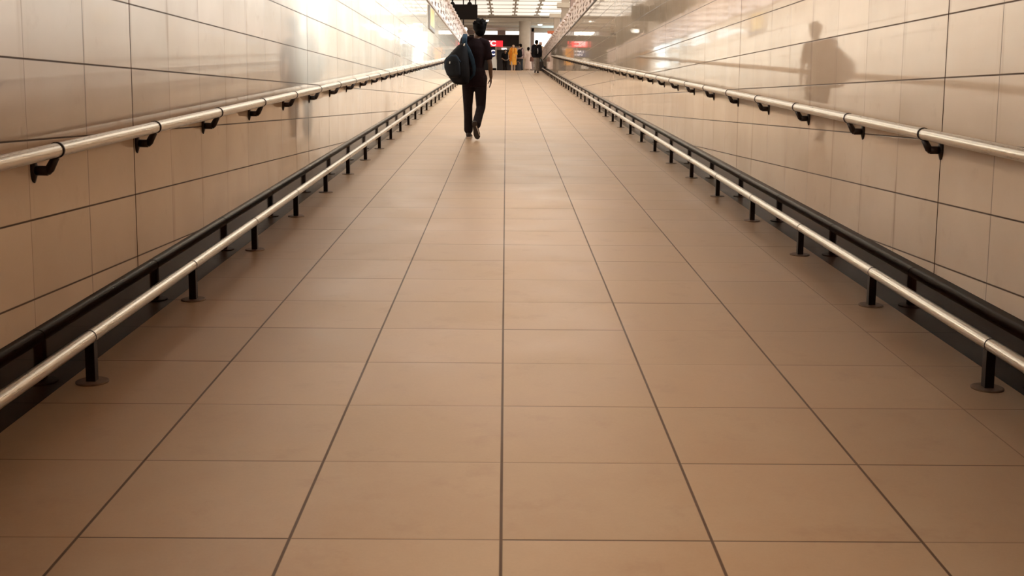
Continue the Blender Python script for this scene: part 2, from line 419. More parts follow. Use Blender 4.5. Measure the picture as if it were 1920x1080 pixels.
low_rail(2.006, 4.53, 1.508, 62, 'low silver kerb rail on short posts along the wall that mirrors the walker', 'right')

def hand_rail(side, y0, pitch, ymax, label):
    X = XL if side < 0 else XR; s = -side      # s points into the walkway
    root = thing('handrail', label, 'handrail', (0, 0, 0), 0, 'steel handrails on wall brackets')
    x, h, r = X + s * .092, .982, .0275
    rail(.6, ymax + .4, x, h, r, 'rail_tube', root)
    # bracket in its own frame: origin on the wall face at the rail's foot height
    b = MB()
    b.tube([(s * .006, 0, -.078), (s * .056, 0, -.078)], .019, 12)
    b.tube([(s * .052, 0, -.079), (s * .064, 0, -.070), (s * .088, 0, -.026)], [.019, .018, .015], 12, flat=((0, 1, 0), .9))
    bm_ = b.mesh('bracket', True)
    b = MB(); b.loft([((0, 0, -.072), (0, .026, 0), (0, 0, .052)), ((s * .005, 0, -.074), (0, .026, 0), (0, 0, .052)),
                      ((s * .012, 0, -.074), (0, .018, 0), (0, 0, .030)), ((s * .014, 0, -.076), (0, .012, 0), (0, 0, .015))], 24)
    rose = b.mesh('wall_plate', True)
    b = MB(); b.tube([(s * .092, -.007, 0), (s * .092, .007, 0)], r + .003, 24); col = b.mesh('collar', True)
    for me in (bm_, rose, col): me.materials.append(M['iron'])
    y = y0
    while y < ymax:
        p = link('bracket', bm_, None, root); p.location = (X, y, zf(y) + h)
        link('wall_plate', rose, None, p); q = link('collar', col, None, p)
        q.rotation_euler = (math.atan(SL), 0, 0)
        y += pitch
    return root
hand_rail(-1, 4.24, 1.2, 50.5, 'waist high silver handrail on dark brackets below the framed print')
hand_rail(1, 4.22, 1.2, 49.5, 'waist high silver handrail on dark brackets under the mirrored walker')

# ------------------------------------------------------------------ perforated parapets above the walls
def lattice(x0, x1, z0, z1, label, inner):
    b = MB(); rows = 8; ph = (z1 - z0) / rows; per = 2.5; op = .48; ya, yb = 10.2, 66.0
    for r in range(rows):
        y = ya - (per / 2 if r % 2 else 0) * 1.0
        za, zb = z0 + r * ph, z0 + (r + 1) * ph
        while y < yb:
            a, c = max(y, ya), min(y + per - op, yb)
            if c > a: b.box(x0, x1, a, c, za, zb)
            y += per
        # thin bed between courses keeps the openings framed
    xi = x1 if inner > 0 else x0
    y = ya; k = 0
    while y < yb:
        w = .07 * inner
        b.box(min(xi, xi + w), max(xi, xi + w), y, y + .55, z1 - ph * .9, z1 + .03)
        b.box(min(xi, xi + w * .25), max(xi, xi + w * .25), y + .7, y + 1.25, z0 + ph * 2, z0 + ph * 2.6)
        b.box(min(xi, xi + w * .25), max(xi, xi + w * .25), y + .1, y + .6, z0 + ph * 4, z0 + ph * 4.6)
        y += 1.35
    xo = x0 if inner > 0 else x1
    b.box(min(xo, xo - .02 * inner), max(xo, xo - .02 * inner), ya, yb, z0, z1)
    o = build('perforated_parapet', b, M['lattice'])
    return tag(o, label, 'parapet', 'perforated parapets above the tiled walls')
lattice(XL - .16, XL - .0, TOPL + .05, 4.38, 'pinkish perforated parapet with stepped edge above the wall with the print', 1)
lattice(XR + .0, XR + .16, TOPR + .025, 4.34, 'pinkish perforated parapet with stepped edge beside the mauve pillar', -1)

# ------------------------------------------------------------------ framed print on the wall
pr = thing('framed_print', 'tall gold and grey framed print high on the tiled wall', 'print', (XL, 27.1, 3.04))
b = MB(); b.box(0, .03, -1.0, 1.0, 0, .53); build('frame', b, M['silverframe'], pr, bevel=.005)
b = MB(); b.box(.03, .034, -.72, .62, .09, .50); build('picture', b, M['gold'], pr)

# ------------------------------------------------------------------ hall beyond the ramp
def pillar_box(x0, x1, y0, y1, z1, mat, label, name='pillar', z0=None):
    b = MB(); b.box(x0, x1, y0, y1, ZC if z0 is None else z0, z1)
    return struct(name, b, M[mat], label, 'pillar', .02)
def pxz(y, Y): return H + (191.2 - y) * Y / 2104.6
def pxx(x, Y): return (x - 948) * Y / 2104.6
pillar_box(pxx(1066, 50), pxx(1083, 50), 50, 50.45, ZK, 'pillar_dark', 'mauve square pillar rising behind the perforated parapet')
# white pillars with bracket arms
pl = pillar_box(pxx(1050, 60), pxx(1064, 60), 60, 60.4, ZK, 'pillar', 'white square pillar between the mauve pillar and the shops')
pl = pillar_box(pxx(1036, 69), pxx(1047.5, 69), 69, 69.4, pxz(36, 69), 'pillar', 'white pillar carrying the end of the cross beam')
b = MB(); b.box(pxx(1042, 60), pxx(1066, 60), 59.9, 60.5, pxz(18, 60), pxz(9, 60)); struct('beam_1', b, M['beam'])
b = MB(); b.box(pxx(1028, 69), pxx(1050, 69), 68.9, 69.5, pxz(36, 69), pxz(29, 69)); struct('beam_2', b, M['beam'])
b = MB(); b.box(-13, pxx(1037, 75), 75, 75.5, pxz(46, 75), pxz(36.5, 75)); struct('beam_3', b, M['beam'])
b = MB(); b.box(-13, pxx(1037, 75), 74.96, 75, pxz(37.4, 75), pxz(36.5, 75)); struct('trim_3', b, M['coping'])
for i, px_ in enumerate((-8.6, -3.7)):
    pillar_box(px_, px_ + .5, 60, 60.5, ZK, 'pillar', ('white pillar of the hall, farther from the walkway', 'white pillar of the hall behind the hanging board')[i])
# lower soffit behind the cross beam
b = MB(); b.box(-13, 13, 75.5, 88, 6.42, 6.55); struct('ceiling_back', b, M['ceil'])
for i, y in enumerate((77.2, 80.0)):
    b = MB(); b.box(-13, 1.2, y, y + .12, 6.37, 6.42); struct('trim_%d' % (4 + i), b, M['beam'])
# round column
b = MB(); xc = pxx(982.5, 74); rc = 10.6 * 74 / 2104.6
b.loft([((xc, 74, ZC - .05), (rc, 0, 0), (0, rc, 0)), ((xc, 74, pxz(45, 74) + .05), (rc, 0, 0), (0, rc, 0))], 40)
struct('pillar', b, M['pillar'], 'round plaster column beside the dark shop front', 'pillar', 0, True)
# ceiling joints, luminous panels and vents between the beams
ys = (57.5, 60.2, 62.8, 65.4, 68.0, 70.6, 73.2)
for i, y in enumerate(ys):
    b = MB(); b.box(-13, 9, y - .05, y + .05, ZK - .05, ZK); struct('beam_%d' % (4 + i), b, M['beam'])
spans = ((-3.4, -.95), (-.91, .51), (.55, 1.91), (1.95, 3.42), (3.46, 5.0))
nice = ('first', 'second', 'third', 'fourth', 'fifth', 'sixth')
colw = ('behind the hanging board', 'above the walking man', 'over the round column', 'above the terracotta sign', 'beside the mauve pillar')
k = 0
for i in range(len(ys) - 1):
    for j, (xa, xb) in enumerate(spans):
        t = thing('ceiling_light', 'glowing ceiling panel %s, %s row from the far beam' % (colw[j], nice[5 - i]), 'ceiling light', ((xa + xb) / 2, (ys[i] + ys[i + 1]) / 2, ZK), 0, 'glowing ceiling panels')
        w, l = (xb - xa) / 2, 1.26
        b = MB()
        for q in ((-w, w, -l, -l + .025), (-w, w, l - .025, l), (-w, -w + .025, -l + .025, l - .025), (w - .025, w, -l + .025, l - .025)): b.box(q[0], q[1], q[2], q[3], -.035, 0)
        build('frame', b, M['cream'], t)
        b = MB(); b.box(-w + .025, w - .025, -l + .025, l - .025, -.025, -.005); build('diffuser', b, M['panel'], t)
    for j, xv in enumerate((-.93, .53, 1.93)):
        yv = ys[i + 1] - .55
        o = thing('air_vent', 'grey ceiling vent %s, %s row from the far beam' % (('nearest the hanging board', 'left of the round column', 'right of the round column')[j], nice[5 - i]), 'vent', (xv, yv, ZK - .036), 0, 'grey ceiling vents')
        b = MB(); b.box(-.17, .17, -.5, .5, -.03, 0); build('frame', b, M['vent'], o)
        b = MB()
        for q in range(6): b.box(-.14, .14, -.42 + q * .15, -.36 + q * .15, -.045, -.03)
        build('louvre', b, M['vent'], o)
# small round ceiling lamps under the cross beam
for (px_, py_, Y, lab) in ((912, 42.5, 74.6, 'small bright round lamp beside the walking man\'s hair'), (1010.5, 49.5, 74.6, 'small bright round lamp right of the round column top')):
    t = thing('downlight', lab, 'ceiling light', (pxx(px_, Y), Y, pxz(py_, Y)))
    b = MB(); b.ell((0, 0, 0), .15, .15, .07); build('lamp_glass', b, M['lamp'], t, smooth=True)
    b = MB(); b.loft([((0, .02, .03), (.17, 0, 0), (0, .17, 0)), ((0, .02, .09), (.15, 0, 0), (0, .15, 0))], 24); build('housing', b, M['cream'], t)
    b = MB(); b.cyl((0, .02, .09), (0, .02, ZK - pxz(py_, Y)), .02, 8); build('stem', b, M['cream'], t)

# hanging board on rods, and a globe lamp on its pole
Y = 50.0
t = thing('hanging_board', 'black display board hung on rods above the walking man', 'sign', (pxx(874, Y), Y, pxz(41, Y)))
hw = (895 - 846) / 2 * Y / 2104.6 + .2
hgt = pxz(14, Y) - pxz(41, Y)
b = MB(); b.box(-hw - .1, pxx(895, Y) - pxx(874, Y), -.09, .09, 0, hgt); build('board', b, M['black'], t, bevel=.01)
for xx in (849, 880.5, 891.5):
    b = MB(); x_ = pxx(xx, Y) - pxx(874, Y); r_ = .035 if xx < 890 else .025
    b.cyl((x_, 0, hgt), (x_, 0, ZK - pxz(41, Y)), r_, 10); rod = build('rod', b, M['black'], t)
    if xx < 890:
        b = MB(); b.prism([(x_ - .12, -.06, hgt), (x_ + .12, -.06, hgt), (x_ + .12, .06, hgt), (x_ - .12, .06, hgt)],
                          [(x_ - .06, -.05, hgt + .1), (x_ + .06, -.05, hgt + .1), (x_ + .06, .05, hgt + .1), (x_ - .06, .05, hgt + .1)])
        build('clamp', b, M['black'], rod)
Y = 54.0
t = thing('globe_lamp', 'white globe lamp hanging on a dark rod under the black board', 'lamp', (pxx(872.5, Y), Y, pxz(59, Y)))
b = MB(); b.ell((0, 0, 0), .10, .10, .10); build('globe', b, M['lamp'], t, smooth=True)
x_ = pxx(869, Y) - pxx(872.5, Y)
b = MB(); b.tube([(x_ * .3, 0, .07), (x_, 0, .16), (x_, 0, ZK - pxz(59, Y))], .027, 10); build('rod', b, M['black'], t)

# ------------------------------------------------------------------ shop fronts at the far end
YS = 80.0
b = MB(); b.box(-13, pxx(993, YS), YS + 2.4, YS + 2.6, ZC, 6.42); struct('wall_shop_back', b, M['shopdark'])
b = MB(); b.box(-13, 13, 88, 88.3, 2.5, ZK); struct('wall_far', b, M['brownwall'])
b = MB(); b.box(-13, pxx(979, YS), YS, YS + .3, pxz(89.5, YS), pxz(69, YS))
tag(build('shop_fascia', b, M['facia'], bevel=.02), 'dark brown shop fascia board over the red sign', 'fascia')
b = MB(); b.box(-13, pxx(979, YS), YS - .03, YS + .3, pxz(69, YS), pxz(68, YS)); struct('trim_6', b, M['cream'])
b = MB(); b.box(-13, pxx(1040, YS), YS + .3, YS + .5, pxz(61, YS), 6.42); struct('beam_12', b, M['pillar'])
for i, (xa, xb, ya, yb, Yw) in enumerate(((895, 932, 60, 68, YS + .32), (947, 977, 61, 68, YS + .32), (999, 1033, 64, 150, YS + 1.5))):
    b = MB(); b.box(pxx(xa, Yw), pxx(xb, Yw), Yw, Yw + .05, max(pxz(yb, Yw), ZC), pxz(ya, Yw)); struct('window_%d' % (10 + i), b, M['bright'])
for xa, xb, n_ in ((932, 947, 'pillar_dark'), (870, 895, 'pillar_dark')):
    pillar_box(pxx(xa, YS), pxx(xb, YS), YS + .25, YS + .45, pxz(60, YS), n_, 'mauve pier between the bright clerestory windows', z0=pxz(68, YS))
pillar_box(pxx(989, 78), pxx(1000, 78), 78, 78.6, 6.42, 'pillar_dark', 'grey square pillar behind the round column')
b = MB(); b.box(pxx(995, 78), pxx(1045, 78), 78, 78.5, pxz(62, 78), 6.42); struct('beam_13', b, M['pillar'])
# red sign and the blue sign below it
t = thing('red_shop_sign', 'red lit shop sign with white letters on the dark fascia', 'sign', (pxx(928, YS), YS - .12, pxz(84.5, YS)))
x0, x1 = pxx(906, YS) - pxx(928, YS), pxx(942, YS) - pxx(928, YS)
b = MB(); b.box(x0, x1, 0, .12, -.21, .21); build('sign_box', b, M['red'], t, bevel=.015)
o = link('lettering', text_mesh('FC', .47, .01), M['white_letter'], t); o.location = (pxx(921.0, YS) - pxx(928, YS), -.012, 0); o.scale = (1.15, 1, 1)
t = thing('blue_shop_sign', 'small blue sign with a white letter below the red sign', 'sign', (pxx(923.5, YS), YS - .06, pxz(101, YS)))
b = MB(); b.box(pxx(910, YS) - pxx(922.5, YS), .19, 0, .06, -.24, .22); build('sign_box', b, M['blue'], t, bevel=.01)
o = link('lettering', text_mesh('C', .46, .01), M['white_letter'], t); o.location = (0.01, -.012, 0)
b = MB(); b.box(pxx(928, YS), pxx(931, YS), YS - .1, YS + .1, ZC, pxz(89.5, YS)); struct('trim_7', b, M['cream'])
b = MB(); b.box(pxx(931, YS), pxx(979, YS), YS, YS + .1, pxz(96, YS), pxz(89.5, YS)); struct('trim_8', b, M['coping'])
b = MB(); b.box(pxx(931, YS), pxx(979, YS), YS + .6, YS + .8, ZC, pxz(96, YS)); struct('wall_shop_front', b, M['shopdark'])
b = MB(); b.box(pxx(940, YS), pxx(949, YS), YS - .06, YS, pxz(95, YS), pxz(92.6, YS))
t = tag(build('tube_light', b, M['lamp'], bevel=.01), 'short white tube light over the dark shop doorway', 'light')
# terracotta projecting sign
t = thing('projecting_sign', 'small terracotta sign jutting out near the white pillar', 'sign', (pxx(1031, 68), 68, pxz(63, 68)))
b = MB(); b.box(-.22, .23, -.05, .05, -.09, .09); build('sign_box', b, M['orange_sign'], t, bevel=.01)
b = MB(); b.box(.0, .24, -.06, .06, -.13, -.09); build('under_tray', b, M['iron'], t)
b = MB(); b.cyl((.2, 0, .05), (.36, 1.02, .05), .02, 8); build('arm', b, M['iron'], t)
# white display stand seen past the walker's forearm
t = thing('display_stand', 'white display stand on a black base by the blue sign', 'stand', (pxx(925, 73), 73, ZC))
b = MB(); b.prism([(-.22, -.03, .38), (.22, -.03, .30), (.22, .03, .30), (-.22, .03, .38)], [(-.2, .03, .98), (.14, .03, 1.12), (.14, .09, 1.12), (-.2, .09, .98)]); build('panel', b, plain('white_board', (.86, .83, .79), .5, var=.03), t)
b = MB(); b.box(-.2, .18, -.14, .16, 0, .36); build('base', b, M['black'], t, bevel=.02)
b = MB(); b.cyl((.2, 0, 0), (.2, 0, .9), .02, 8); build('upright', b, M['cream'], t)

# dark plinth with a leafy plant at the head of the ramp
b = MB(); b.box(1.90, XR - .006, 64.2, 66.9, zf(64.2) + .002, ZC + .5)
tag(build('stone_plinth', b, M['planter'], bevel=.03), 'dark stone plinth where the kerb rail ends below the plant', 'plinth')
t = thing('leafy_plant', 'dark green spiky plant on the stone plinth beside the man in black jacket', 'plant', (1.93, 66.62, ZC + .5)); t.scale = (.62, .62, .62)
b = MB(); b.loft([((0, 0, 0), (.14, 0, 0), (0, .14, 0)), ((0, 0, .34), (.2, 0, 0), (0, .2, 0))], 20); build('pot', b, M['planter'], t)
b = MB(); rnd = random.Random(3)
for q in range(26):
    a = rnd.uniform(0, 2 * PI); L_ = rnd.uniform(.45, .85); e = rnd.uniform(.5, 1.25); d = Vector((math.cos(a) * math.cos(e), math.sin(a) * math.cos(e), math.sin(e)))
    p0 = Vector((0, 0, .32)); p1 = p0 + d * L_ * .55; p2 = p0 + d * L_ + Vector((0, 0, -.12)) ; b.tube([p0, p1, p2], [.02, .035, .006], 6, flat=(d.cross(Vector((0, 0, 1))).cross(d), .25))
tag(build('foliage', b, M['green'], t), kind='stuff')

# pale shop bands on the brown side of the hall (they only show mirrored in the tiles)
for i in range(6):
    y = 20 + i * 9
    b = MB(); b.box(-14.3, -14.0, y, y + .7, ZC, ZK); struct('pillar', b, M['pillar'], 'pale pier on the brown wall of the hall', 'pillar')

# ------------------------------------------------------------------ people
def V(*a): return Vector(a)
def cloth(name, col, var=.18, scale=22, rough=.85, bump=.25): return plain(name, col, rough, 0, var, scale, bump, .10)
SKIN_D = plain('skin_brown', (.10, .042, .02), .55, var=.08)
SKIN_M = plain('skin_tan', (.42, .24, .15), .55, var=.08)
SKIN_L = plain('skin_light', (.62, .40, .28), .55, var=.08)
HAIR = plain('black_hair', (.003, .0018, .0014), .8, var=.5, scale=60, bump=.6, spec=.06)
EYE = plain('eye_dark', (.02, .012, .01), .2)

def hand(b, w, d, n, s, curl=.35, k=1.0):
    """w wrist, d along the hand, n palm side, s toward the thumb"""
    d, n = d.normalized(), n.normalized(); s = (s - d * s.dot(d)).normalized(); n = d.cross(s) * (1 if d.cross(s).dot(n) > 0 else -1)
    R = Matrix((s, n, d)).transposed()
    b.ell(w + d * .048 * k, .042 * k, .016 * k, .052 * k, R, 16, 10)
    for i, L_ in enumerate((.068, .078, .072, .056)):
        p = w + d * (.086 - .006 * abs(i - 1.2)) * k + s * (.030 - .0205 * i) * k
        pts = [p - d * .02 * k, p]; a = curl * .5
        for q, fr in enumerate((.44, .32, .24)):
            a += curl * (.5 if q else .3)
            p = p + (d * math.cos(a) + n * math.sin(a) + s * (.10 - .07 * i) ).normalized() * L_ * fr * k; pts.append(p)
        b.tube(pts, [.009 * k, .0092 * k, .0088 * k, .0082 * k, .0068 * k], 8, True)
    t0 = w + d * .022 * k + s * .026 * k + n * .006 * k
    t1 = t0 + (d * .7 + s * .65 + n * .35).normalized() * .036 * k
    t2 = t1 + (d * .92 + s * .2 + n * .35).normalized() * .032 * k
    t3 = t2 + (d * .95 + n * .4).normalized() * .024 * k
    b.tube([t0, t1, t2, t3], [.013 * k, .011 * k, .0098 * k, .0075 * k], 8, True)

def limb(b, pts, rad, seg=14, n=5):
    """smooth limb through the joints"""
    P = [Vector(p) for p in pts]; out, rr = [], []
    for i in range(len(P) - 1):
        p0 = P[max(i - 1, 0)]; p1, p2 = P[i], P[i + 1]; p3 = P[min(i + 2, len(P) - 1)]
        for k in range(n):
            t = k / n
            q = p1.lerp(p2, t)
            cr_ = .5 * ((2 * p1) + (p2 - p0) * t + (2 * p0 - 5 * p1 + 4 * p2 - p3) * t * t + (3 * p1 - p0 - 3 * p2 + p3) * t ** 3)
            out.append(q.lerp(cr_, .6)); rr.append(rad[i] * (1 - t) + rad[i + 1] * t)
    out.append(P[-1]); rr.append(rad[-1])
    b.tube(out, rr, seg, True)

def figure(root, J, skin, hairm, vox=.011, fem=False, head_turn=0.0, head_tilt=0.0, grip=.35):
    """one continuous body: J holds pelvis, chest, neck, head, shoulder/elbow/wrist/hip/knee/ankle/toe pairs (l, r)"""
    b = MB()
    pel, ch, nk, hd = J['pelvis'], J['chest'], J['neck'], J['head']
    ax = (J['sh_r'] - J['sh_l']).normalized(); hx = (J['hip_r'] - J['hip_l']).normalized()
    fy = Vector((-hx.y, hx.x, 0)).normalized(); fs = Vector((-ax.y, ax.x, 0)).normalized()
    ws = (.85 if fem else 1.0)
    b.loft([(pel + V(0, 0, -.09), hx * .115, fy * .085), (pel, hx * .155 * (1.05 if fem else 1), fy * .105), (pel.lerp(ch, .4), hx * .125 * ws, fy * .09),
            (pel.lerp(ch, .75), ax * .145 * ws, fs * .10), (ch, ax * .16 * ws, fs * .11), (ch.lerp(nk, .45), ax * .165 * ws, fs * .10),
            (ch.lerp(nk, .78), ax * .12 * ws, fs * .075), (nk, ax * .058, fs * .058)], 24)
    limb(b, [nk + V(0, -.0, -.04), nk.lerp(hd, .5), hd + V(0, 0, -.03)], [.062, .052, .052])
    R = Matrix.Rotation(head_turn, 3, 'Z') @ Matrix.Rotation(head_tilt, 3, 'X')
    L = lambda x, y, z: hd + R @ V(x, y, z)
    b.ell(L(0, -.012, .02), .076, .094, .098, R); b.ell(L(0, .022, -.045), .058, .068, .072, R)
    b.ell(L(0, .055, -.088), .026, .022, .02, R)
    b.tube([L(0, .082, .012), L(0, .098, -.018), L(0, .104, -.034)], [.009, .012, .015], 8, True)
    for s in (-1, 1):
        b.ell(L(s * .079, -.008, -.012), .010, .022, .034, R, 12, 8)
        b.ell(L(s * .014, .096, -.036), .009, .010, .008, R, 8, 6)
        b.ell(L(s * .036, .074, .018), .022, .014, .008, R, 8, 6)
        b.ell(L(s * .030, .072, -.030), .018, .014, .018, R, 8, 6)
    b.ell(L(0, .082, -.060), .022, .012, .006, R, 8, 6); b.ell(L(0, .080, -.070), .019, .012, .007, R, 8, 6)
    for s, c in ((-1, 'l'), (1, 'r')):
        sh, el, wr = J['sh_' + c], J['el_' + c], J['wr_' + c]
        b.ell(sh, .056 * ws, .056 * ws, .06, None, 14, 10)
        limb(b, [nk.lerp(sh, .35) + V(0, 0, -.02), sh, sh.lerp(el, .4), el], [.05, .053 * ws, .048 * ws, .039 * ws])
        limb(b, [el, el.lerp(wr, .3), wr], [.039 * ws, .042 * ws, .026 * ws])
        d = J.get('hd_' + c) or (wr - el); nrm = J.get('palm_' + c) or V(-s, .15, 0)
        hand(b, wr, d, nrm, J.get('thumb_' + c) or V(0, 1, 0), J.get('curl_' + c, grip), 1.0 if not fem else .92)
        hp, kn, an, to = J['hip_' + c], J['knee_' + c], J['ank_' + c], J['toe_' + c]
        limb(b, [hp + V(0, 0, .06), hp, hp.lerp(kn, .5), kn], [.09, .088, .072, .054])
        limb(b, [kn, kn.lerp(an, .3) + (kn - an).cross(hx).normalized() * .004, an], [.054, .054, .036])
        f = (to - an); f.z = 0 if abs(f.z) < .12 else f.z
        limb(b, [an, an.lerp(to, .45) + V(0, 0, -.012), to], [.036, .036, .026])
    body = fuse('body', b, skin, root, vox, 3)
    for s in (-1, 1):
        e = MB(); e.ell(L(s * .031, .082, .004), .012, .008, .0075, R, 10, 8); build('eye', e, EYE, root, smooth=True)
    return L, R

def garment_top(root, J, mat, hem=-.12, sleeve=.6, grow=.022, fem=False, name='shirt', vox=.012, skirt=None, collar=True):
    b = MB(); pel, ch, nk = J['pelvis'], J['chest'], J['neck']
    ax = (J['sh_r'] - J['sh_l']).normalized(); hx = (J['hip_r'] - J['hip_l']).normalized()
    fy = Vector((-hx.y, hx.x, 0)).normalized(); fs = Vector((-ax.y, ax.x, 0)).normalized(); ws = .88 if fem else 1.0; g = grow
    secs = []
    if skirt:
        for dz, w, d_ in skirt: secs.append((pel + V(0, 0, dz), hx * w, fy * d_))
    else:
        secs.append((pel + V(0, 0, hem), hx * (.166 + g), fy * (.118 + g)))
    secs += [(pel, hx * (.160 * (1.03 if fem else 1) + g), fy * (.11 + g)), (pel.lerp(ch, .4), hx * (.138 * ws + g), fy * (.095 + g)), (pel.lerp(ch, .75), ax * (.150 * ws + g), fs * (.102 + g)),
             (ch, ax * (.165 * ws + g), fs * (.112 + g)), (ch.lerp(nk, .45), ax * (.168 * ws + g), fs * (.102 + g)), (ch.lerp(nk, .78), ax * (.125 * ws + g), fs * (.076 + g)), (nk + V(0, 0, -.012), ax * (.060 + g * .5), fs * (.060 + g * .5))]
    b.loft(secs, 28)
    for c in 'lr':
        sh, el, wr = J['sh_' + c], J['el_' + c], J['wr_' + c]
        b.ell(sh, .058 * ws + g, .058 * ws + g, .062 + g * .8, None, 16, 10)
        if sleeve <= 1: limb(b, [nk.lerp(sh, .4) + V(0, 0, -.02), sh, sh.lerp(el, sleeve * .5), sh.lerp(el, sleeve)], [.05 + g, .056 * ws + g, .052 * ws + g, .050 * ws + g])
        else:
            limb(b, [nk.lerp(sh, .4) + V(0, 0, -.02), sh, sh.lerp(el, .5), el], [.05 + g, .056 * ws + g, .050 * ws + g, .046 * ws + g])
            limb(b, [el, el.lerp(wr, sleeve - 1)], [.046 * ws + g, .036 + g * .8])
    return fuse(name, b, mat, root, vox, 3)

def garment_legs(root, J, mat, rk=(.104, .092, .072, .066, .068), name='trousers', vox=.012, cuff=.9):
    b = MB(); pel = J['pelvis']; hx = (J['hip_r'] - J['hip_l']).normalized(); fy = Vector((-hx.y, hx.x, 0)).normalized()
    b.loft([(pel + V(0, 0, -.13), hx * .13, fy * .10), (pel + V(0, 0, -.05), hx * .17, fy * .122), (pel + V(0, 0, .06), hx * .158, fy * .115), (pel + V(0, 0, .11), hx * .148, fy * .108)], 24)
    for c in 'lr':
        hp, kn, an = J['hip_' + c], J['knee_' + c], J['ank_' + c]
        limb(b, [hp + V(0, 0, .02), hp.lerp(kn, .3), kn], [rk[0], rk[1], rk[2]], 16)
        limb(b, [kn, kn.lerp(an, .4), kn.lerp(an, cuff)], [rk[2], rk[3], rk[4]], 16)
    return fuse(name, b, mat, root, vox, 3)

def shoe(root, an, heel, toe, up, mat, solem, name='shoe', w=.044):
    """heel and toe are points on the sole, up is the sole's normal"""
    heel, toe, up = Vector(heel), Vector(toe), Vector(up).normalized(); d = (toe - heel); L_ = d.length; d = d.normalized(); s = d.cross(up).normalized()
    b = MB()
    P = lambda t, h: heel + d * L_ * t + up * h
    b.loft([(P(-.02, .045), s * .022, up * .025), (P(.06, .05), s * .036, up * .046), (P(.28, .052), s * .037, up * .050), (P(.5, .044), s * .042, up * .040), (P(.75, .035), s * (w + .003), up * .030), (P(.95, .026), s * .034, up * .020), (P(1.02, .022), s * .015, up * .010)], 18)
    if an is not None: limb(b, [P(.22, .06), Vector(an)], [.042, .044])
    o = fuse(name, b, mat, root, .008, 3)
    b = MB()
    out = [(-.03, .018), (0, .034), (.1, .038), (.3, .036), (.5, .041), (.72, .049), (.9, .042), (1.0, .026), (1.04, .008)]
    base = [P(t, 0) + s * q for t, q in out] + [P(t, 0) - s * q for t, q in out[::-1]]
    b.prism(base, [p + up * .024 for p in base]); q = build('sole', b, solem, o, bevel=.005); return o

def haircap(root, L, R, mat, grow=.012, back=-.07, tufts=0, seed=1, name='hair', vox=.009, top=0.0, fringe=.07):
    b = MB(); rnd = random.Random(seed)
    b.ell(L(0, -.022, .040 + top), .078 + grow, .088 + grow, .086 + grow, R); b.ell(L(0, -.055, -.01), .070 + grow * .6, .058 + grow * .6, -back + .005, R)
    b.ell(L(0, fringe - .03, .085 + top), .062 + grow, .045, .036, R)
    for q in range(tufts):
        a = rnd.uniform(0, 2 * PI); e = rnd.uniform(.15, 1.3)
        dv = R @ V(math.cos(a) * math.cos(e), math.sin(a) * math.cos(e) * .9 - .15, math.sin(e))
        p = L(0, -.02, .045 + top) + dv * .075
        b.tube([p, p + dv * .025, p + dv * .038 + V(rnd.uniform(-.02, .02), rnd.uniform(-.02, .02), .008)], [.026, .020, .008], 8, True)
    return fuse(name, b, mat, root, vox, 1)

def stance(h=1.72, sw=.19, hw=.09, lean=0.0, step=.0, turn=0.0):
    k = h / 1.75
    J = dict(pelvis=V(0, 0, .97), chest=V(0, lean * .6, 1.28), neck=V(0, lean, 1.485), head=V(0, lean + .025, 1.635))
    for s, c in ((-1, 'l'), (1, 'r')):
        st = step * s
        J['sh_' + c] = V(s * sw, lean * .9, 1.42); J['el_' + c] = V(s * (sw + .045), lean * .9 - .03 - st * .25, 1.13); J['wr_' + c] = V(s * (sw + .05), lean * .9 + .06 - st * .4, .89)
        J['hip_' + c] = V(s * hw, 0, .90); J['knee_' + c] = V(s * hw, .04 + st * .55, .49); J['ank_' + c] = V(s * hw, st - .03, .09 if st >= -.05 else .14)
        J['toe_' + c] = V(s * (hw + .02), st + .13, .03)
    return {a: v * k for a, v in J.items()}

# ---- the walker in the middle of the ramp
MX, MY = -.462, 16.95
walker = thing('person', 'man in dark T-shirt and jeans walking up the ramp, blue-strapped backpack on one shoulder', 'person', (MX, MY, zf(MY)))
TEE = cloth('black_tee_cotton', (.012, .005, .006)); JEAN = cloth('dark_jeans', (.016, .010, .011), scale=30)
J = dict(pelvis=V(-.005, 0, .94), chest=V(.008, .03, 1.27), neck=V(.03, .05, 1.50), head=V(.060, .075, 1.618),
         sh_l=V(-.155, .06, 1.455), el_l=V(-.215, .10, 1.18), wr_l=V(-.13, .30, 1.30), sh_r=V(.162, .02, 1.40), el_r=V(.226, -.02, 1.12), wr_r=V(.240, .05, .905),
         hip_l=V(-.098, 0, .88), knee_l=V(-.105, .10, .50), ank_l=V(-.095, .11, .105), toe_l=V(-.085, .28, .03),
         hip_r=V(.085, 0, .88), knee_r=V(.092, .03, .47), ank_r=V(.028, -.33, .20), toe_r=V(.035, -.27, .03),
         hd_r=V(-.03, .02, -1), palm_r=V(-1, -.2, 0), thumb_r=V(-.2, 1, 0), curl_r=.24, curl_l=1.3, palm_l=V(0, -1, .2), thumb_l=V(.6, 0, .8), hd_l=V(.5, .2, .8))
L, R = figure(walker, J, SKIN_D, HAIR, .0075, fem=True, head_turn=.28, head_tilt=.03)
haircap(walker, L, R, HAIR, .022, -.085, 30, 4, top=.008)
garment_top(walker, J, TEE, hem=-.17, sleeve=.66, grow=.016, fem=True, name='t_shirt', vox=.010)
garment_legs(walker, J, JEAN, (.104, .092, .070, .064, .068), name='jeans', vox=.010, cuff=.93)
SHOE = plain('dark_trainer', (.020, .011, .009), .6); SOLE = plain('pale_sole', (.55, .45, .38), .6); SOLED = plain('dark_sole', (.03, .018, .013), .7)
shoe(walker, (-.095, .11, .13), (-.098, .05, 0.004), (-.080, .32, 0.004), (0, 0, 1), SHOE, SOLE)
hl, tl = V(.005, -.395, .255), V(.055, -.325, .012)
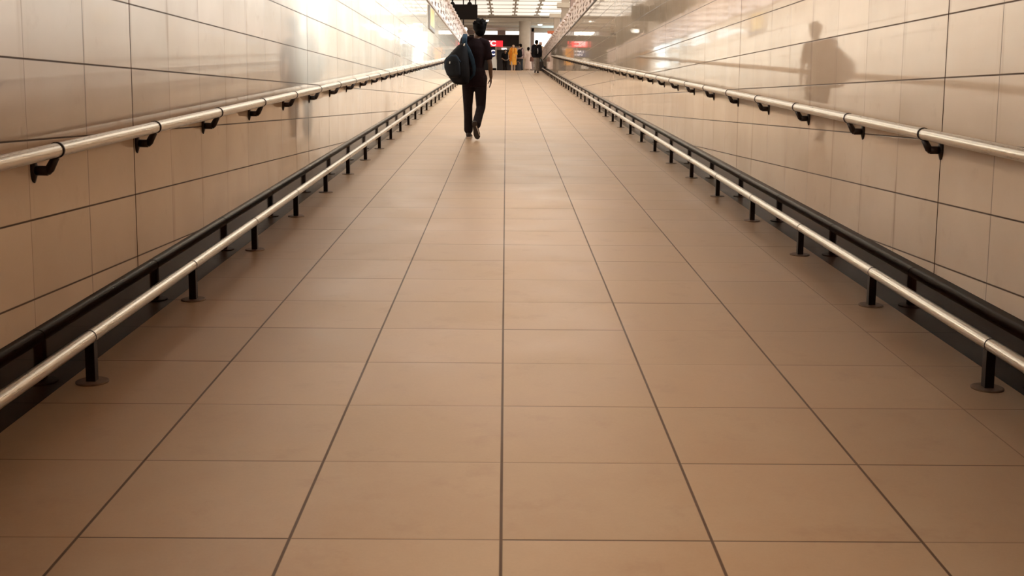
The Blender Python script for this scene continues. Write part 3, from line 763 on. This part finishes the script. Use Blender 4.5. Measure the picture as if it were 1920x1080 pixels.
shoe(walker, (.028, -.33, .22), hl, tl, (0, .97, .27), SHOE, SOLED)
b = MB(); b.tube([V(.034, -.395, .20), V(.062, -.375, .13), V(.085, -.345, .06)], .007, 6); build('sole_edge', b, SOLE, walker)

# his backpack, slung on the left shoulder
pack = thing('backpack', 'dark backpack with a blue strap hanging from the walking man\'s shoulder', 'backpack', (MX, MY, zf(MY)))
BAG = cloth('dark_nylon', (.007, .0055, .006), rough=.7); BAG2 = cloth('charcoal_nylon', (.011, .0105, .012), rough=.65); STRAP = cloth('slate_blue_webbing', (.020, .036, .055), rough=.7)
b = MB(); yw = V(.93, -.36, 0); dp = V(.36, .93, 0)      # the pack is turned a little outward
secs = [(.80, -.185, .07, .07), (.83, -.20, .125, .10), (.92, -.225, .165, .125), (1.04, -.25, .185, .135), (1.14, -.262, .185, .13), (1.23, -.235, .150, .12), (1.32, -.195, .108, .10), (1.385, -.165, .07, .07), (1.41, -.16, .04, .03)]
b.loft([((x, -.22 + (z - 1) * .12, z), yw * w, dp * d_) for z, x, w, d_ in secs], 28)
bg_ = fuse('main_compartment', b, BAG, pack, .010, 3)
b = MB(); b.loft([((x - .05, -.325 + (z - 1) * .12, z), yw * w, dp * d_) for z, x, w, d_ in ((.90, -.235, .07, .03), (.94, -.25, .11, .05), (1.04, -.27, .128, .055), (1.14, -.285, .122, .05), (1.20, -.27, .095, .04), (1.235, -.26, .05, .02))], 22)
pk = fuse('front_pocket', b, BAG2, pack, .009, 3)
b = MB(); b.tube([V(-.43, -.35, 1.05), V(-.40, -.39, 1.165), V(-.33, -.405, 1.215), V(-.26, -.40, 1.21), V(-.20, -.37, 1.13)], .006, 6); build('zip', b, STRAP, pk)
b = MB(); b.tube([V(-.355, -.39, 1.13), V(-.357, -.40, 1.10)], .007, 6); build('zip_pull', b, M['cream'], pk)
b = MB(); b.tube([V(-.14, -.17, 1.36), V(-.155, -.10, 1.49), V(-.155, .01, 1.532), V(-.165, .12, 1.47), V(-.17, .17, 1.30), V(-.14, .12, 1.05), V(-.10, -.10, .92)], [.034] * 7, 10, flat=((0, 1, .3), .22)); st = build('shoulder_strap', b, STRAP, pack, smooth=True)
b = MB(); b.tube([V(-.15, -.185, 1.37), V(-.15, -.20, 1.46), V(-.14, -.12, 1.54)], [.042, .040, .036], 10, flat=((0, 1, .2), .25)); build('strap_yoke', b, STRAP, pack, smooth=True)
b = MB(); b.tube([V(-.15, -.22, 1.40), V(-.09, -.235, 1.31), V(-.035, -.215, 1.18), V(-.005, -.19, 1.05), V(-.012, -.18, .95), V(-.07, -.18, .88)], [.032, .034, .033, .028, .022, .016], 10, flat=((0, 1, 0), .22)); build('loose_strap', b, STRAP, pack, smooth=True)
b = MB(); b.cyl(V(-.145, -.262, 1.40), V(-.157, -.262, 1.365), .009, 8); build('buckle', b, M['cream'], pack)

# ---- the people at the top of the ramp
def at_px(px_, Y): return ((px_ - 948) * Y / 2104.6, Y, zf(Y) if Y < YC else ZC)
def simple_shoes(root, J, mat, solem, h):
    for c in 'lr':
        a, t_ = J['ank_' + c], J['toe_' + c]; d = (t_ - a); d.z = 0; d = d.normalized()
        z0 = max(0.002, a.z - .09)
        shoe(root, (a.x, a.y, a.z + .02), (a.x - d.x * .06, a.y - d.y * .06, z0), (a.x + d.x * .19, a.y + d.y * .19, .002 if z0 < .03 else z0 * .3), (0, 0, 1), mat, solem)

def far_person(px_, Y, h, rz, label, skin, **k):
    r = thing('person', label, 'person', at_px(px_, Y), rz)
    J = stance(h, k.get('sw', .18), k.get('hw', .085), k.get('lean', 0), k.get('step', 0)); s = h / 1.75
    for a, v in (k.get('J') or {}).items(): J[a] = v * s
    L, R = figure(r, J, skin, HAIR, .0125, k.get('fem', False), k.get('turn', 0))
    return r, J, L, R

DARKT = cloth('dark_trousers', (.022, .016, .014)); BLK = cloth('black_cloth', (.012, .010, .011)); SH2 = plain('black_leather', (.014, .010, .009), .4)
r, J, L, R = far_person(947, 75.5, 1.66, PI, 'person in black T-shirt and dark trousers facing out of the dark shop doorway', SKIN_M, turn=.2,
                        J=dict(el_l=V(-.25, -.03, 1.14), wr_l=V(-.15, .20, 1.02), el_r=V(.25, -.03, 1.14), wr_r=V(.08, .22, 1.00)))
haircap(r, L, R, HAIR); garment_top(r, J, BLK, -.10, .7, name='t_shirt'); garment_legs(r, J, DARKT); simple_shoes(r, J, SH2, SOLED, 1.66)
b = MB(); b.tube([V(-.15, .13, .98), V(0, .15, .95), V(.15, .13, 1.03)], .014, 8); build('belt_strap', b, M['cream'], r)

ORANGE = cloth('orange_kurta', (.90, .42, .075), .10, 9, bump=.15); ORANGE2 = cloth('deep_orange_scarf', (.62, .19, .02), .15, 9); PALE = cloth('pale_cotton', (.62, .50, .42), .08)
r, J, L, R = far_person(961.5, 68.0, 1.64, PI, 'woman in a long orange tunic and scarf walking down from the shops', SKIN_L, fem=True, step=.12, sw=.165,
                        J=dict(el_r=V(.27, -.02, 1.14), wr_r=V(.30, .04, .93)))
haircap(r, L, R, HAIR, .008, -.09); garment_top(r, J, ORANGE, 0, 1.15, .016, True, 'tunic', .013, [(-.50, .205, .155), (-.30, .195, .15), (-.12, .18, .135)])
garment_legs(r, J, PALE, (.095, .08, .06, .052, .05), cuff=.95); simple_shoes(r, J, SKIN_L, SOLED, 1.64)
b = MB(); b.tube([V(.10, .12, 1.38), V(.13, .17, 1.2), V(.16, .18, .95), V(.19, .17, .62)], [.05, .065, .07, .06], 10, flat=((0, 1, 0), .2))
b.tube([V(.10, .12, 1.38), V(.08, .05, 1.44), V(.03, -.09, 1.42), V(-.09, -.06, 1.43), V(-.10, .12, 1.34), V(-.11, .16, 1.1)], [.045, .05, .05, .05, .04, .03], 10, flat=((0, 0, 1), .3))
fuse('scarf', b, ORANGE2, r, .012, 2)

MAUVE = cloth('mauve_shirt', (.42, .30, .29), .1); JN = cloth('blue_jeans', (.045, .05, .06), .25)
r, J, L, R = far_person(974.5, 69.5, 1.72, .25, 'person in mauve shirt and jeans walking away with a black rucksack', SKIN_M, step=-.16, turn=.6)
haircap(r, L, R, HAIR); garment_top(r, J, MAUVE, -.12, 1.7, .02); garment_legs(r, J, JN); simple_shoes(r, J, PALE, SOLED, 1.72)
px0, py0, pz0 = at_px(974.5, 69.5)
def rucksack(label, loc, rz, mat, mat2, s=1.0):
    t = thing('rucksack', label, 'rucksack', loc, rz)
    b = MB(); b.loft([((0, -.24 + .02 * q, z), (w * s, 0, 0), (0, d * s, 0)) for q, (z, w, d) in enumerate(((.90, .09, .06), (.93, .14, .10), (1.05, .17, .12), (1.2, .165, .115), (1.33, .13, .09), (1.40, .08, .05)))], 22)
    o = fuse('main_compartment', b, mat, t, .012, 2)
    b = MB(); b.loft([((0, -.335, z), (w * s, 0, 0), (0, .035, 0)) for z, w in ((.95, .07), (.98, .11), (1.1, .115), (1.15, .08))], 16); fuse('pocket', b, mat2, t, .012, 2)
    for q in (-1, 1):
        b = MB(); b.tube([V(q * .09, -.15, 1.36), V(q * .115, -.06, 1.475), V(q * .12, .05, 1.475), V(q * .125, .14, 1.36), V(q * .13, .12, 1.12), V(q * .13, -.13, .98)], .026, 8, flat=((0, 1, .3), .35)); build('strap', b, mat2, t, smooth=True)
    return t
rucksack('black rucksack on the back of the person in mauve', (px0 + .02, py0, pz0), -.35, BLK, BLK)
# the travel bag standing by that person's feet
t = thing('travel_bag', 'dark travel bag standing at the feet of the person in mauve', 'bag', (pxx(970, 68.3), 68.3, ZC))
b = MB(); b.loft([((0, 0, z), (w, 0, 0), (0, .15, 0)) for z, w in ((.0, .14), (.03, .18), (.2, .20), (.38, .19), (.46, .14), (.49, .08))], 22); fuse('bag_body', b, cloth('grey_nylon', (.05, .05, .06)), t, .012, 2)
b = MB(); b.tube([V(-.12, 0, .44), V(-.10, 0, .56), V(.02, .02, .62), V(.10, 0, .56), V(.12, 0, .44)], .014, 8); build('handle', b, cloth('pink_handle', (.35, .22, .2)), t, smooth=True)

PINK = cloth('pale_pink_kurta', (.88, .70, .63), .07, 8, bump=.12)
r, J, L, R = far_person(989.5, 70.5, 1.56, -.12, 'woman with black hair bun in a long pale pink tunic, seen from behind', SKIN_M, fem=True, step=-.1, sw=.16)
hh = haircap(r, L, R, HAIR, .012, -.08); b = MB(); b.ell(L(0, -.12, .0), .06, .05, .055); build('hair_bun', b, HAIR, r, smooth=True)
garment_top(r, J, PINK, 0, 1.6, .016, True, 'tunic', .013, [(-.62, .235, .17), (-.35, .205, .155), (-.12, .18, .135)])
garment_legs(r, J, PALE, (.095, .08, .06, .052, .05), cuff=.95); simple_shoes(r, J, SH2, SOLED, 1.56)
t = thing('handbag', 'reddish brown handbag hanging between the pink tunic and the black jacket', 'handbag', (pxx(996, 69.8), 69.8, ZC))
BR = plain('brown_leather', (.16, .065, .045), .5)
b = MB(); b.loft([((0, 0, z), (w, 0, 0), (0, .05, 0)) for z, w in ((.68, .09), (.70, .13), (.88, .12), (.97, .09))], 18); fuse('bag_body', b, BR, t, .010, 2)
b = MB(); b.tube([V(-.07, 0, .94), V(-.07, .01, 1.12), V(-.10, .02, 1.30), V(-.05, .02, 1.15), V(.07, 0, .95)], .012, 8); build('handle', b, BR, t, smooth=True)

JK = cloth('black_jacket', (.018, .016, .020)); GREY = cloth('grey_trousers', (.32, .26, .22), .2)
r, J, L, R = far_person(1004.8, 59.2, 1.68, -.1, 'man in black jacket and grey trousers walking away by the plant', SKIN_M, step=.17, turn=-.5, hw=.055)
haircap(r, L, R, HAIR); garment_top(r, J, JK, -.14, 1.85, .034, name='jacket'); garment_legs(r, J, GREY, (.11, .098, .08, .074, .078)); simple_shoes(r, J, SH2, SOLED, 1.68)
p5 = at_px(1004.8, 59.2)
tk = rucksack('black rucksack with a silver stripe on the man in the black jacket', p5, -.1, BLK, BLK, .76)
b = MB(); b.tube([V(.075, -.34, .98), V(.085, -.345, 1.1), V(.075, -.33, 1.25)], .022, 8, flat=((0, 1, 0), .4)); build('reflective_stripe', b, plain('silver_stripe', (.55, .52, .55), .4), tk)
TAN = cloth('tan_shirt', (.46, .36, .26), .1); OLV = cloth('dark_olive_trousers', (.035, .045, .035), .2)
r, J, L, R = far_person(1011.5, 67.9, 1.78, -.9, 'person in pale cap and tan shirt half hidden behind the man in the black jacket', SKIN_M, step=.1,
                        J=dict(el_r=V(.23, .10, 1.22), wr_r=V(.14, .33, 1.36), hd_r=V(-.2, .9, .3)))
b = MB(); b.ell(L(0, -.01, .052), .088, .104, .072, R); b.ell(L(0, .10, .058), .07, .06, .010, R); fuse('cap', b, cloth('pink_cap', (.58, .40, .36), .06), r, .009, 2)
garment_top(r, J, TAN, -.12, .8, .022); garment_legs(r, J, OLV); simple_shoes(r, J, SH2, SOLED, 1.7)
